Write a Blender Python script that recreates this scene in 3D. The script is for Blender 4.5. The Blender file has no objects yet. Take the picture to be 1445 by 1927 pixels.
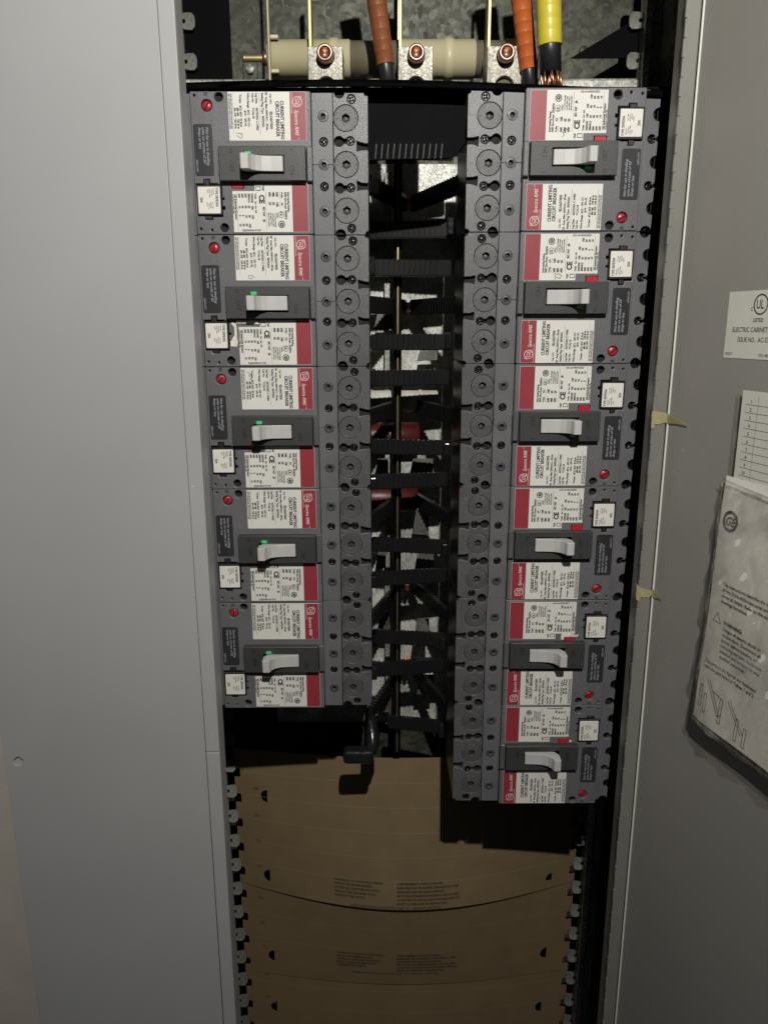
import bpy, bmesh, math, random
from mathutils import Matrix, Vector
random.seed(7)
S = 0.001                                   # everything below is written in millimetres
scene = bpy.context.scene
col = scene.collection
PI = math.pi

# ---------------------------------------------------------------- camera
cam_d = bpy.data.cameras.new('camera'); cam = bpy.data.objects.new('camera', cam_d); col.objects.link(cam)
scene.camera = cam
cam_d.sensor_fit = 'HORIZONTAL'; cam_d.sensor_width = 36.0; cam_d.lens = 1426.5/1445*36
cam_d.clip_start = 0.01; cam_d.clip_end = 50
_a, _b, _c = math.radians(13.811), math.radians(0.063), math.radians(-0.143)
_f = Vector((math.sin(_b)*math.cos(_a), math.cos(_b)*math.cos(_a), -math.sin(_a)))
_r = Vector((math.cos(_b), -math.sin(_b), 0)); _u = _r.cross(_f)
_r2 = math.cos(_c)*_r + math.sin(_c)*_u; _u2 = -math.sin(_c)*_r + math.cos(_c)*_u
M = Matrix((( _r2.x, _u2.x, -_f.x, 0), (_r2.y, _u2.y, -_f.y, 0), (_r2.z, _u2.z, -_f.z, 0), (0, 0, 0, 1)))
M.translation = Vector((-14.883, -650.307, -176.449))*S
cam.matrix_world = M

# ---------------------------------------------------------------- world, lamps, exposure
w = bpy.data.worlds.new('World'); scene.world = w; w.use_nodes = True
w.node_tree.nodes['Background'].inputs[0].default_value = (0.80, 0.86, 1.0, 1)
w.node_tree.nodes['Background'].inputs[1].default_value = 0.022
sd = bpy.data.lights.new('hand_lamp', 'SPOT'); sl = bpy.data.objects.new('hand_lamp', sd); col.objects.link(sl)
sd.energy = 40; sd.color = (1.0, 0.972, 0.915); sd.shadow_soft_size = 0.008
sd.spot_size = math.radians(106); sd.spot_blend = 1.0
sl.location = Vector((52, -840, 308))*S
sl.rotation_euler = (Vector((0, 0, -110))*S - sl.location).to_track_quat('-Z', 'Y').to_euler()
scene.view_settings.view_transform = 'Standard'; scene.view_settings.look = 'None'
scene.view_settings.exposure = 0.0; scene.view_settings.gamma = 1.0
scene.render.engine = 'CYCLES'

# ---------------------------------------------------------------- materials
def srgb(r, g, b):
    f = lambda c: (c/255/12.92 if c/255 <= .04045 else ((c/255+.055)/1.055)**2.4)
    return (f(r), f(g), f(b))
def mat(name, c, rough=.5, metal=0, var=.12, vscale=60, bump=.0, bscale=400, spec=.5, specks=0, speck_col=(.55,.54,.5), speck_scale=900, coat=0, speck_mask=0):
    m = bpy.data.materials.new(name); m.use_nodes = True
    nt = m.node_tree; n = nt.nodes; l = nt.links; b = n['Principled BSDF']
    b.inputs['Roughness'].default_value = rough; b.inputs['Metallic'].default_value = metal
    b.inputs['Specular IOR Level'].default_value = spec; b.inputs['Coat Weight'].default_value = coat
    tc = n.new('ShaderNodeTexCoord')
    no = n.new('ShaderNodeTexNoise'); no.inputs['Scale'].default_value = vscale; no.inputs['Detail'].default_value = 5
    l.new(tc.outputs['Object'], no.inputs['Vector'])
    mr = n.new('ShaderNodeMapRange'); mr.inputs['From Min'].default_value = .3; mr.inputs['From Max'].default_value = .7
    mr.inputs['To Min'].default_value = 1-var; mr.inputs['To Max'].default_value = 1+var
    l.new(no.outputs['Fac'], mr.inputs['Value'])
    vm = n.new('ShaderNodeVectorMath'); vm.operation = 'SCALE'; vm.inputs[0].default_value = c
    l.new(mr.outputs[0], vm.inputs['Scale'])
    out = vm.outputs[0]
    if specks:
        n2 = n.new('ShaderNodeTexNoise'); n2.inputs['Scale'].default_value = speck_scale; n2.inputs['Detail'].default_value = 3
        l.new(tc.outputs['Object'], n2.inputs['Vector'])
        m2 = n.new('ShaderNodeMapRange'); m2.inputs['From Min'].default_value = .60; m2.inputs['From Max'].default_value = .68
        m2.inputs['To Max'].default_value = specks
        l.new(n2.outputs['Fac'], m2.inputs['Value'])
        fac = m2.outputs[0]
        if speck_mask:
            n3 = n.new('ShaderNodeTexNoise'); n3.inputs['Scale'].default_value = speck_mask; n3.inputs['Detail'].default_value = 1
            l.new(tc.outputs['Object'], n3.inputs['Vector'])
            m3 = n.new('ShaderNodeMapRange'); m3.inputs['From Min'].default_value = .5; m3.inputs['From Max'].default_value = .65
            l.new(n3.outputs['Fac'], m3.inputs['Value'])
            mu = n.new('ShaderNodeMath'); mu.operation = 'MULTIPLY'
            l.new(fac, mu.inputs[0]); l.new(m3.outputs[0], mu.inputs[1]); fac = mu.outputs[0]
        mx = n.new('ShaderNodeMix'); mx.data_type = 'RGBA'
        l.new(fac, mx.inputs['Factor']); l.new(out, mx.inputs['A']); mx.inputs['B'].default_value = (*speck_col, 1)
        out = mx.outputs['Result']
    l.new(out, b.inputs['Base Color'])
    if bump:
        n4 = n.new('ShaderNodeTexNoise'); n4.inputs['Scale'].default_value = bscale; n4.inputs['Detail'].default_value = 3
        l.new(tc.outputs['Object'], n4.inputs['Vector'])
        bp = n.new('ShaderNodeBump'); bp.inputs['Strength'].default_value = bump; bp.inputs['Distance'].default_value = .0006
        l.new(n4.outputs['Fac'], bp.inputs['Height']); l.new(bp.outputs[0], b.inputs['Normal'])
    return m
def galv(name, c=(.50,.50,.46), rough=.42, metal=.75, scale=90, amt=.35):
    m = bpy.data.materials.new(name); m.use_nodes = True
    nt = m.node_tree; n = nt.nodes; l = nt.links; b = n['Principled BSDF']
    b.inputs['Metallic'].default_value = metal
    tc = n.new('ShaderNodeTexCoord'); vo = n.new('ShaderNodeTexVoronoi'); vo.inputs['Scale'].default_value = scale
    no = n.new('ShaderNodeTexNoise'); no.inputs['Scale'].default_value = 60; no.inputs['Detail'].default_value = 6
    ad = n.new('ShaderNodeVectorMath'); ad.operation = 'ADD'
    sc = n.new('ShaderNodeVectorMath'); sc.operation = 'SCALE'; sc.inputs['Scale'].default_value = .012
    l.new(tc.outputs['Object'], no.inputs['Vector']); l.new(no.outputs['Color'], sc.inputs[0])
    l.new(tc.outputs['Object'], ad.inputs[0]); l.new(sc.outputs[0], ad.inputs[1]); l.new(ad.outputs[0], vo.inputs['Vector'])
    sx = n.new('ShaderNodeSeparateColor'); l.new(vo.outputs['Color'], sx.inputs[0])
    mr = n.new('ShaderNodeMapRange'); mr.inputs['To Min'].default_value = 1-amt; mr.inputs['To Max'].default_value = 1+amt
    l.new(sx.outputs[0], mr.inputs['Value'])
    vm = n.new('ShaderNodeVectorMath'); vm.operation = 'SCALE'; vm.inputs[0].default_value = c
    n6 = n.new('ShaderNodeTexNoise'); n6.inputs['Scale'].default_value = 26; n6.inputs['Detail'].default_value = 8; n6.inputs['Roughness'].default_value = .7
    l.new(tc.outputs['Object'], n6.inputs['Vector'])
    m6 = n.new('ShaderNodeMapRange'); m6.inputs['From Min'].default_value = .32; m6.inputs['From Max'].default_value = .68; m6.inputs['To Min'].default_value = .45; m6.inputs['To Max'].default_value = 1.5
    l.new(n6.outputs['Fac'], m6.inputs['Value'])
    mm = n.new('ShaderNodeMath'); mm.operation = 'MULTIPLY'; l.new(mr.outputs[0], mm.inputs[0]); l.new(m6.outputs[0], mm.inputs[1])
    l.new(mm.outputs[0], vm.inputs['Scale']); l.new(vm.outputs[0], b.inputs['Base Color'])
    m2 = n.new('ShaderNodeMapRange'); m2.inputs['To Min'].default_value = rough-.08; m2.inputs['To Max'].default_value = rough+.12
    l.new(sx.outputs[1], m2.inputs['Value']); l.new(m2.outputs[0], b.inputs['Roughness'])
    bp = n.new('ShaderNodeBump'); bp.inputs['Strength'].default_value = .25; bp.inputs['Distance'].default_value = .0005
    n5 = n.new('ShaderNodeTexNoise'); n5.inputs['Scale'].default_value = 700
    l.new(tc.outputs['Object'], n5.inputs['Vector']); l.new(n5.outputs['Fac'], bp.inputs['Height']); l.new(bp.outputs[0], b.inputs['Normal'])
    return m
MT = dict(
 body=mat('black_moulding', (.010,.010,.011), .34, bump=.2, spec=.35),
 cover=mat('grey_moulding', (.122,.121,.127), .42, var=.10, vscale=45, bump=.25, bscale=900, spec=.45, specks=.10, speck_scale=500, speck_mask=40),
 strip=mat('terminal_moulding', (.086,.086,.088), .34, var=.10, bump=.4, bscale=1300, spec=.5, specks=.45, speck_scale=1100, speck_mask=24),
 cap=mat('terminal_cap_plastic', (.074,.074,.076), .36, var=.12, bump=.5, bscale=1500, specks=.50, speck_scale=1500, speck_mask=24),
 plate=mat('operator_plate_plastic', (.040,.041,.041), .46, var=.08, bump=.2, bscale=900),
 lever=mat('toggle_plastic', (.47,.465,.45), .45, var=.05, vscale=120),
 paper=mat('label_paper', (.66,.65,.60), .5, var=.03, vscale=25),
 plugp=mat('plug_label_paper', (.72,.70,.64), .5, var=.03),
 red=mat('label_red_print', (.26,.030,.040), .45, var=.07, vscale=30),
 ink=mat('black_ink', (.03,.03,.035), .6, var=0),
 white=mat('white_print', (.72,.60,.60), .6, var=0),
 greyprint=mat('grey_print', (.40,.41,.45), .6, var=0),
 faint=mat('faint_grey_print', (.17,.17,.18), .6, var=0),
 warn=mat('warning_label_film', (.030,.031,.034), .32, var=.1),
 redp=mat('red_plastic', (.40,.020,.030), .35, var=.06),
 green=mat('green_plastic', (.05,.50,.16), .4, var=.05),
 screw=mat('black_oxide_steel', (.045,.042,.042), .28, .8, bump=.2),
 plug=mat('plug_black', (.015,.015,.016), .45),
 hole=mat('deep_black', (.006,.006,.006), .8, var=0),
 ring=mat('ring_plastic', (.055,.056,.06), .38, bump=.3),
 mark=mat('embossed_plastic', (.016,.016,.017), .5, var=0),
 trim=mat('grey_enamel', (.362,.364,.364), .46, var=.035, vscale=9, bump=.12, bscale=900),
 wall=mat('beige_wall_paint', (.42,.38,.335), .8, var=.04, vscale=30, bump=.3, bscale=300),
 door=mat('door_enamel', (.30,.29,.265), .34, var=.03, vscale=7, bump=.12, bscale=700, spec=.5),
 flange=mat('flange_enamel', (.17,.168,.148), .40, var=.04, bump=.1),
 kraft=mat('kraft_board', (.200,.143,.073), .72, var=.07, vscale=35, bump=.25, bscale=500, specks=.12, speck_col=(.20,.155,.10), speck_scale=1500),
 kink=mat('board_print', (.04,.032,.022), .8, var=0),
 perf=mat('board_perforation', (.31,.25,.165), .8, var=0),
 strap=mat('strap_insulation', (.011,.011,.0115), .40, bump=.15, bscale=600, spec=.16),
 sheet=mat('black_barrier_film', (.003,.003,.0035), .6, spec=.04),
 glossblack=mat('gloss_black_heatshrink', (.012,.012,.014), .18, bump=.5, bscale=160),
 copper=mat('copper', (.70,.36,.24), .30, .95, var=.15, vscale=200),
 lugcu=mat('copper_plated_screw', (.46,.27,.21), .36, .85, var=.25, vscale=200, bump=.3),
 brass=mat('tinned_bus_edge', (.42,.35,.17), .45, .7, var=.2),
 bluebar=mat('aged_bus_edge', (.30,.24,.13), .35, .85, var=.25),
 lug=galv('lug_aluminium', (.34,.325,.28), .55, .45, 900, .35),
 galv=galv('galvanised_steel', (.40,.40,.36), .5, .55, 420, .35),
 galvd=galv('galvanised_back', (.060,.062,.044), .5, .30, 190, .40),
 zinc=galv('zinc_tab', (.165,.165,.145), .45, .5, 500, .15),
 cream=mat('cream_insulator', (.54,.49,.31), .42, var=.04, vscale=30, bump=.1),
 smoke=mat('grey_insulator', (.16,.145,.10), .3, var=.1),  # darker grey, tube shadow put into the colour; also fills wire holes
 brown=mat('brown_phase_tape', (.24,.078,.030), .32, var=.08, bump=.2),
 orange=mat('orange_phase_tape', (.52,.125,.030), .36, var=.06, bump=.2),
 yellow=mat('yellow_phase_tape', (.60,.50,.045), .36, var=.05, bump=.2),
 jacket=mat('black_cable_jacket', (.018,.018,.020), .35),
 mask=mat('masking_tape', (.42,.38,.20), .65, var=.12, vscale=120, bump=.4),
 residue=mat('sticker_residue', (.68,.64,.55), .7, var=.2, vscale=300, bump=.8, bscale=900),
 pencil=mat('pencil_mark', (.16,.16,.17), .7, var=0),
 redshrink=mat('red_insulation', (.075,.010,.008), .4, var=.2),
 bookpaper=mat('booklet_paper', (.80,.78,.72), .7, var=.05, vscale=18),
 card=mat('directory_card', (.66,.65,.58), .6, var=.03),
 doorscuff=mat('rubbed_enamel', (.34,.335,.31), .6, var=.2),
 scratch=mat('scratched_enamel', (.46,.46,.45), .5, var=.3, vscale=300),
 scuff=mat('rubbed_plastic', (.26,.26,.27), .5, var=.3, vscale=900),
 ridge=mat('strap_ridge', (.010,.010,.0105), .22, spec=.5, var=0),
 pan=galv('galvanised_pan', (.56,.56,.51), .5, .30, 800, .30),
 pink=mat('board_brown', (.09,.04,.02), .6),
)
def plastic_film():
    m = bpy.data.materials.new('clear_film'); m.use_nodes = True
    n = m.node_tree.nodes; l = m.node_tree.links; out = n['Material Output']; n.remove(n['Principled BSDF'])
    t = n.new('ShaderNodeBsdfTransparent'); t.inputs[0].default_value = (.95,.94,.92,1)
    g = n.new('ShaderNodeBsdfGlossy'); g.inputs['Roughness'].default_value = .16; g.inputs[0].default_value = (.9,.9,.88,1)
    d = n.new('ShaderNodeBsdfDiffuse'); d.inputs[0].default_value = (.5,.5,.46,1)
    mx = n.new('ShaderNodeMixShader'); mx.inputs[0].default_value = .16
    m2 = n.new('ShaderNodeMixShader')
    tc = n.new('ShaderNodeTexCoord'); no = n.new('ShaderNodeTexNoise'); no.inputs['Scale'].default_value = 22; no.inputs['Detail'].default_value = 4; no.inputs['Distortion'].default_value = 1.2
    mp = n.new('ShaderNodeMapping'); mp.inputs['Scale'].default_value = (1,1,.45)
    mr = n.new('ShaderNodeMapRange'); mr.inputs['From Min'].default_value = .42; mr.inputs['From Max'].default_value = .75; mr.inputs['To Min'].default_value = .04; mr.inputs['To Max'].default_value = .40
    bp = n.new('ShaderNodeBump'); bp.inputs['Strength'].default_value = .6; bp.inputs['Distance'].default_value = .004
    l.new(tc.outputs['Object'], mp.inputs[0]); l.new(mp.outputs[0], no.inputs['Vector']); l.new(no.outputs['Fac'], mr.inputs[0]); l.new(no.outputs['Fac'], bp.inputs['Height'])
    l.new(bp.outputs[0], g.inputs['Normal'])
    l.new(mr.outputs[0], m2.inputs[0]); l.new(t.outputs[0], m2.inputs[1]); l.new(d.outputs[0], m2.inputs[2])
    l.new(m2.outputs[0], mx.inputs[1]); l.new(g.outputs[0], mx.inputs[2]); l.new(mx.outputs[0], out.inputs[0])
    return m
MT['film'] = plastic_film()
def see_through(m, a):
    nt = m.node_tree; t = nt.nodes.new('ShaderNodeBsdfTransparent'); x = nt.nodes.new('ShaderNodeMixShader'); x.inputs[0].default_value = a
    nt.links.new(t.outputs[0], x.inputs[1]); nt.links.new(nt.nodes['Principled BSDF'].outputs[0], x.inputs[2]); nt.links.new(x.outputs[0], nt.nodes['Material Output'].inputs[0])
see_through(MT['mask'], .62)

# ---------------------------------------------------------------- helpers
def link(name, me, m, parent=None, loc=None):
    o = bpy.data.objects.new(name, me); col.objects.link(o)
    if m and not me.materials: me.materials.append(MT[m] if isinstance(m, str) else m)
    if parent: o.parent = parent
    if loc: o.location = Vector(loc)*S
    return o
def tag(o, label=None, cat=None, group=None, kind=None):
    if label: o['label'] = label
    if cat: o['category'] = cat
    if group: o['group'] = group
    if kind: o['kind'] = kind
    return o
def thing(name, label, cat, loc=(0,0,0), group=None):
    o = bpy.data.objects.new(name, None); col.objects.link(o); o.location = Vector(loc)*S; o.empty_display_size = .02
    return tag(o, label, cat, group)
def copy_tree(o, parent=None):
    c = o.copy(); col.objects.link(c); c.parent = parent
    for ch in list(o.children): copy_tree(ch, c)
    return c
class MB:
    """collects shapes (mm) into one mesh"""
    def __init__(s): s.bm = bmesh.new()
    def box(s, x0, x1, y0, y1, z0, z1, bev=0, seg=1):
        r = bmesh.ops.create_cube(s.bm, size=1); vs = r['verts']
        for v in vs:
            v.co = Vector(((x0+x1)/2+v.co.x*(x1-x0), (y0+y1)/2+v.co.y*(y1-y0), (z0+z1)/2+v.co.z*(z1-z0)))
        if bev:
            es = list({e for v in vs for e in v.link_edges})
            bmesh.ops.bevel(s.bm, geom=es, offset=bev, segments=seg, affect='EDGES', profile=.5)
        return s
    def hexa(s, bot, top):
        vb = [s.bm.verts.new(p) for p in bot]; vt = [s.bm.verts.new(p) for p in top]; n = len(vb)
        fs = [s.bm.faces.new(vb), s.bm.faces.new(vt[::-1])]
        for i in range(n): fs.append(s.bm.faces.new((vb[i], vt[i], vt[(i+1) % n], vb[(i+1) % n])))
        bmesh.ops.recalc_face_normals(s.bm, faces=fs)
        return s
    def prism(s, pts2, y0, y1):            # polygon in x,z extruded along y
        return s.hexa([(a, y0, b) for a, b in pts2], [(a, y1, b) for a, b in pts2])
    def lathe(s, prof, center, axis=(0,-1,0), n=24, cap0=True, cap1=True):
        """prof: list of (radius, height along axis)"""
        ax = Vector(axis).normalized(); q = Vector((0,0,1)).rotation_difference(ax); c = Vector(center)
        rings = []
        for r, h in prof:
            rings.append([s.bm.verts.new(c + q @ Vector((r*math.cos(2*PI*i/n), r*math.sin(2*PI*i/n), h))) for i in range(n)])
        fs = []
        for a, b in zip(rings, rings[1:]):
            for i in range(n): fs.append(s.bm.faces.new((a[i], a[(i+1) % n], b[(i+1) % n], b[i])))
        if cap0: fs.append(s.bm.faces.new(rings[0][::-1]))
        if cap1: fs.append(s.bm.faces.new(rings[-1]))
        for f in fs: f.smooth = True
        return s
    def tube(s, pts, radii, n=16, squash=None):
        pts = [Vector(p) for p in pts]; rings = []
        if not hasattr(radii, '__len__'): radii = [radii]*len(pts)
        for i, p in enumerate(pts):
            d = (pts[min(i+1, len(pts)-1)]-pts[max(i-1, 0)]).normalized()
            up = Vector((0,1,0)) if abs(d.y) < .9 else Vector((0,0,1))
            a = d.cross(up).normalized(); b = a.cross(d)
            rings.append([s.bm.verts.new(p+radii[i]*(math.cos(2*PI*k/n)*a+math.sin(2*PI*k/n)*b)) for k in range(n)])
        fs = []
        for a, b in zip(rings, rings[1:]):
            for k in range(n): fs.append(s.bm.faces.new((a[k], a[(k+1) % n], b[(k+1) % n], b[k])))
        fs += [s.bm.faces.new(rings[0][::-1]), s.bm.faces.new(rings[-1])]
        for f in fs: f.smooth = True
        bmesh.ops.recalc_face_normals(s.bm, faces=fs)
        return s
    def mesh(s, me, mtx=None):
        t = bmesh.new(); t.from_mesh(me)
        if mtx: bmesh.ops.transform(t, matrix=mtx, verts=t.verts)
        tmp = bpy.data.meshes.new('t'); t.to_mesh(tmp); t.free(); s.bm.from_mesh(tmp); bpy.data.meshes.remove(tmp)
        return s
    def data(s, name, m=None, smooth=False):
        bmesh.ops.scale(s.bm, vec=(S, S, S), verts=s.bm.verts)
        me = bpy.data.meshes.new(name); s.bm.to_mesh(me); s.bm.free()
        if smooth:
            for p in me.polygons: p.use_smooth = True
        if m: me.materials.append(MT[m] if isinstance(m, str) else m)
        return me
    def build(s, name, m, parent=None, loc=None, smooth=False):
        return link(name, s.data(name, m, smooth), None, parent, loc)

def curve_mesh(cu):
    o = bpy.data.objects.new('tmp', cu); col.objects.link(o)
    dg = bpy.context.evaluated_depsgraph_get()
    me = bpy.data.meshes.new_from_object(o.evaluated_get(dg)); bpy.data.objects.remove(o); bpy.data.curves.remove(cu)
    me.materials.clear()
    return me
def plate(outline, holes=(), t=3, bev=.35):
    """flat plate drawn in (a,b), thickness t centred at 0, as a mesh in (a, b, c)"""
    cu = bpy.data.curves.new('c', 'CURVE'); cu.dimensions = '2D'; cu.fill_mode = 'BOTH'
    for pl in [outline, *holes]:
        sp = cu.splines.new('POLY'); sp.points.add(len(pl)-1); sp.use_cyclic_u = True
        for i, (a, b) in enumerate(pl): sp.points[i].co = (a, b, 0, 1)
    cu.extrude = max(t/2-bev, 0); cu.bevel_depth = bev; cu.bevel_resolution = 1 if bev else 0; cu.offset = -bev
    return curve_mesh(cu)
def circ(a, b, r, n=20, a0=0, a1=2*PI):
    full = abs(a1-a0-2*PI) < 1e-6
    k = n if full else n+1
    return [(a+r*math.cos(a0+(a1-a0)*i/n), b+r*math.sin(a0+(a1-a0)*i/n)) for i in range(k)]
def rect(a0, a1, b0, b1, r=0, n=3):
    if not r: return [(a0,b0),(a1,b0),(a1,b1),(a0,b1)]
    p = []
    for cx, cy, s in ((a1-r,b1-r,0),(a0+r,b1-r,PI/2),(a0+r,b0+r,PI),(a1-r,b0+r,1.5*PI)): p += circ(cx, cy, r, n, s, s+PI/2)
    return p
_tc = {}
def text2d(s, size, bold=0, shear=0, sx=1, align='LEFT', spacing=1):
    k = (s, size, bold, shear, sx, align, spacing)
    if k in _tc: return _tc[k]
    cu = bpy.data.curves.new('t', 'FONT'); cu.body = s; cu.size = size; cu.offset = bold; cu.shear = shear
    cu.align_x = align; cu.resolution_u = 2; cu.fill_mode = 'FRONT'; cu.space_character = spacing
    me = curve_mesh(cu)
    if sx != 1: me.transform(Matrix.Diagonal((sx, 1, 1, 1)))
    _tc[k] = me
    return me

# ---------------------------------------------------------------- breaker built in a local frame
# u: distance from the inner (centre) end 0..160, v: distance from the top edge 0..104.8, h: height towards the viewer
PW = 104.8
def uv(u, v): return (80-u, 52.4-v)
def T(u, v, h=0): return Vector((80-u, -h, 52.4-v))
def flat(me, h, mb=None):                 # a plate in (a,b,c) laid to local x,z with its centre at height h
    mtx = Matrix(((1,0,0,0),(0,0,-1,-h),(0,1,0,0),(0,0,0,1)))
    mb = mb or MB(); mb.mesh(me, mtx); return mb
def pl(name, outline, holes, h0, h1, m, parent, bev=.35):
    o = [uv(*p) for p in outline]; hs = [[uv(*p) for p in q] for q in holes]
    return flat(plate(o, hs, h1-h0, bev), (h0+h1)/2).build(name, m, parent)
def arcs(u, v, r, a0, a1, n=10): return circ(u, v, r, n, a0, a1)

def place_text(mb, s, size, u, v, h, **k):
    """text running down the label, its top towards the inner end"""
    me = text2d(s, size, **k)
    p = T(u, v, h)
    mtx = Matrix(((0,1,0,p.x),(0,0,-1,p.y),(-1,0,0,p.z),(0,0,0,1)))
    mb.mesh(me, mtx)
def quad(mb, u0, u1, v0, v1, h):
    a = [T(u0,v0,h), T(u1,v0,h), T(u1,v1,h), T(u0,v1,h)]
    vs = [mb.bm.verts.new(p) for p in a]; f = mb.bm.faces.new(vs); f.normal_update()
    if f.normal.y > 0: f.normal_flip()
def ringmesh(mb, u, v, r0, r1, h, n=24, su=1):
    a = []
    for r in (r0, r1): a.append([mb.bm.verts.new(T(u+su*r*math.cos(2*PI*i/n), v+r*math.sin(2*PI*i/n), h)) for i in range(n)])
    for i in range(n):
        f = mb.bm.faces.new((a[0][i], a[0][(i+1)%n], a[1][(i+1)%n], a[1][i])); f.normal_update()
        if f.normal.y > 0: f.normal_flip()

def screw_data(r=3.0, name='screw'):
    mb = MB(); n = 20
    cross = []
    a, b = .42*r/2.2, 1.55*r/2.2*1.0
    for s, (dx, dy) in enumerate(((1,0),(0,1),(-1,0),(0,-1))):
        px, py = -dy, dx
        cross += [(dx*a+(-px)*a, dy*a+(-py)*a), (dx*b-px*a, dy*b-py*a), (dx*b+px*a, dy*b+py*a)]
    me = plate(circ(0,0,r,n), [cross], .9, .3)
    flat(me, .45, mb)
    mb.lathe([(r*.9,-2.5),(r*.9,-.1)], (0,0,0), n=12)
    mb.lathe([(r*.55,0),(r*.35,.25)], (0,0,0), n=12)
    return mb.data(name, 'screw')
SCREW = screw_data(2.9); SCREWS = screw_data(2.4)

def make_breaker():
    t = thing('circuit_breaker', 'x', 'circuit breaker')
    # moulded base behind everything
    MB().box(80-166, 80-139, 14, 84, -51.6, 51.6, 1).box(80-150, 80-1.0, 5.2, 84, -51.9, 51.9, 1.2).build('base', 'body', t)
    # terminal strip with notches, screw recesses and openings for the round caps
    o = [(28.1, .15)]
    o += arcs(22.9, .15, 3.9, 0, PI)                      # notch in the top edge
    o += [(4, .15), (3.2, 2.0), (.6, 2.6), (.6, 35.9), (1.2, 36.7), (6, 35.9), (9.8, 34.6), (9.8, 42.3), (6, 41.4), (.9, 41.2), (.6, 42.3),
          (.6, 64.9), (1.2, 65.7), (6, 65.5), (9.8, 63.8), (9.8, 71.4), (6, 70.5), (.9, 70.3), (.6, 71.5)]
    o += [(.6, 101.6), (2.5, 102.4), (3.4, 104.6)]
    o += arcs(23.4, 104.65, 4.2, PI, 2*PI)
    o += [(28.1, 104.65)]
    holes = []
    for v in (18.2, 51.9, 86.3): holes.append(circ(18.1, v, 9.75, 36))
    def keyhole(u, v):
        p = circ(u, v, 3.9, 14, PI+.5, 3*PI-.5)
        p += circ(u-8.9, v-.3, 3.45, 14, .5, 2*PI-.5)
        return p
    holes += [keyhole(23.6, 35.0), keyhole(23.6, 69.4)]
    holes += [circ(13.6, 4.6, 3.4, 18), circ(14.4, 99.8, 3.4, 18)]
    pl('terminal_strip', o, holes, -5, 0, 'strip', t)
    MB().box(80-28.2, 80-1.2, 4.2, 5.4, -51.7, 51.7).build('strip_backing', 'hole', t)
    for v in (18.2, 51.9, 86.3):
        hexa = circ(0, 0, 3.3, 6, PI/2, 2.5*PI)
        mb = MB(); flat(plate(circ(0,0,9.45,36), [hexa], 3.6, .25), -2.0, mb)
        mb.lathe([(4.2,-9),(4.2,-3.6)], (0,0,0), n=12)
        for s in (-1, 1): mb.box(s*7.6-.9, s*7.6+.9, -.32, -.1, -.14, .14)
        c = mb.build('terminal_cap', 'cap', t); c.location = T(18.1, v)*S
        for du in (-13.4,):
            a = T(18.1+du, v, 0)
            mb = MB(); mb.hexa([a+Vector((-.9,-.15,-.5)), a+Vector((.9,-.15,0)), a+Vector((-.9,-.15,.5))], [a+Vector((-.9,.3,-.5)), a+Vector((.9,.3,0)), a+Vector((-.9,.3,.5))])
            mb.build('pole_mark', 'cap', t)
    for u, v, d in ((13.6,4.6,1.6),(14.6,34.7,2.0),(14.6,69.1,2.0),(14.4,99.8,1.6)):
        s = link('screw', SCREW, None, t, T(u, v, -d)); s.rotation_euler = (0, random.uniform(0, 3), 0)
    # middle strip in two halves
    for v0, v1, vs in ((.15, 51.8, ((16.7,'r'),(35.3,'s'))), (52.1, 104.65, ((86.7,'r'),(68.2,'s')))):
        hs = [circ(35.8, v, 2.3 if k == 'r' else 3.5, 16) for v, k in vs]
        o = [(28.4, v0), (44.6, v0), (44.6, v1), (28.4, v1)]
        if v1 < 60: o = [(28.4,v0),(44.6,v0),(44.6,v1)] + arcs(35.8, v1, 3.0, 0, -PI, 10) + [(28.4,v1)]
        else: o = [(28.4,v0)] + arcs(35.8, v0, 3.0, PI, 0, 10) + [(44.6,v0),(44.6,v1),(28.4,v1)]
        pl('cover_strip', o, hs, -5, 0, 'cover', t, .25)
    for v in (16.7, 52, 86.7):
        mb = MB(); mb.lathe([(4.2,-.5),(4.2,.2),(3.7,.4),(2.9,.05),(2.4,.35),(1.8,.3),(1.7,-2.5)], (0,0,0), n=28, cap0=False, cap1=False)
        mb.lathe([(2.2,-2.6),(2.2,-2.4)], (0,0,0), n=12)
        c = mb.build('access_ring', 'ring', t); c.location = T(35.8, v)*S
    for v in (35.3, 68.2):
        s = link('screw', SCREW, None, t, T(35.8, v, -1.5)); s.rotation_euler = (0, random.uniform(0, 3), 0)
    # raised front cover
    bay = [(116.8,67.2),(120,67.2),(120,66.4),(126,66.4),(126,63.2),(131,63.2),(131,66.4),(137.2,66.4),(137.2,90.6),(131.5,90.6),(131.5,93.6),(125,93.6),(125,91.4),(116.8,91.4),(116.8,86),(114.9,86),(114.9,83.5),(116.8,83.5),(116.8,78.6),(115.2,78.6),(115.2,77),(116.8,77)]
    holes = [circ(115.9, 4.2, 3.4, 18), circ(116.2, 99.6, 3.4, 18), circ(125.5, 10.1, 4.3, 20), bay,
             rect(99.2,109.4,64.4,70.2), rect(124.8,126.6,.9,2.9), circ(134.7,3.0,1.0,8), circ(135.1,100.4,1.0,8), rect(125.4,127.2,100.2,102.2),
             rect(49.5,114,44,61)]
    pl('front_cover', rect(44.9,138.3,.2,104.6,1.2), holes, -5, 5, 'cover', t, .55)
    MB().box(80-137.5, 80-110, -.6, .8, 52.4-103, 52.4-1.2).build('cover_backing', 'hole', t)
    MB().box(80-48.7, 80-43.8, -9.2, -4.8, 52.4-65.9, 52.4-40.3, .8).build('cover_rib', 'strip', t)
    MB().box(80-118.9, 80-117.6, -5.9, -4.8, 52.4-60.5, 52.4-41.4, .3).build('edge_rib', 'cover', t)
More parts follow.
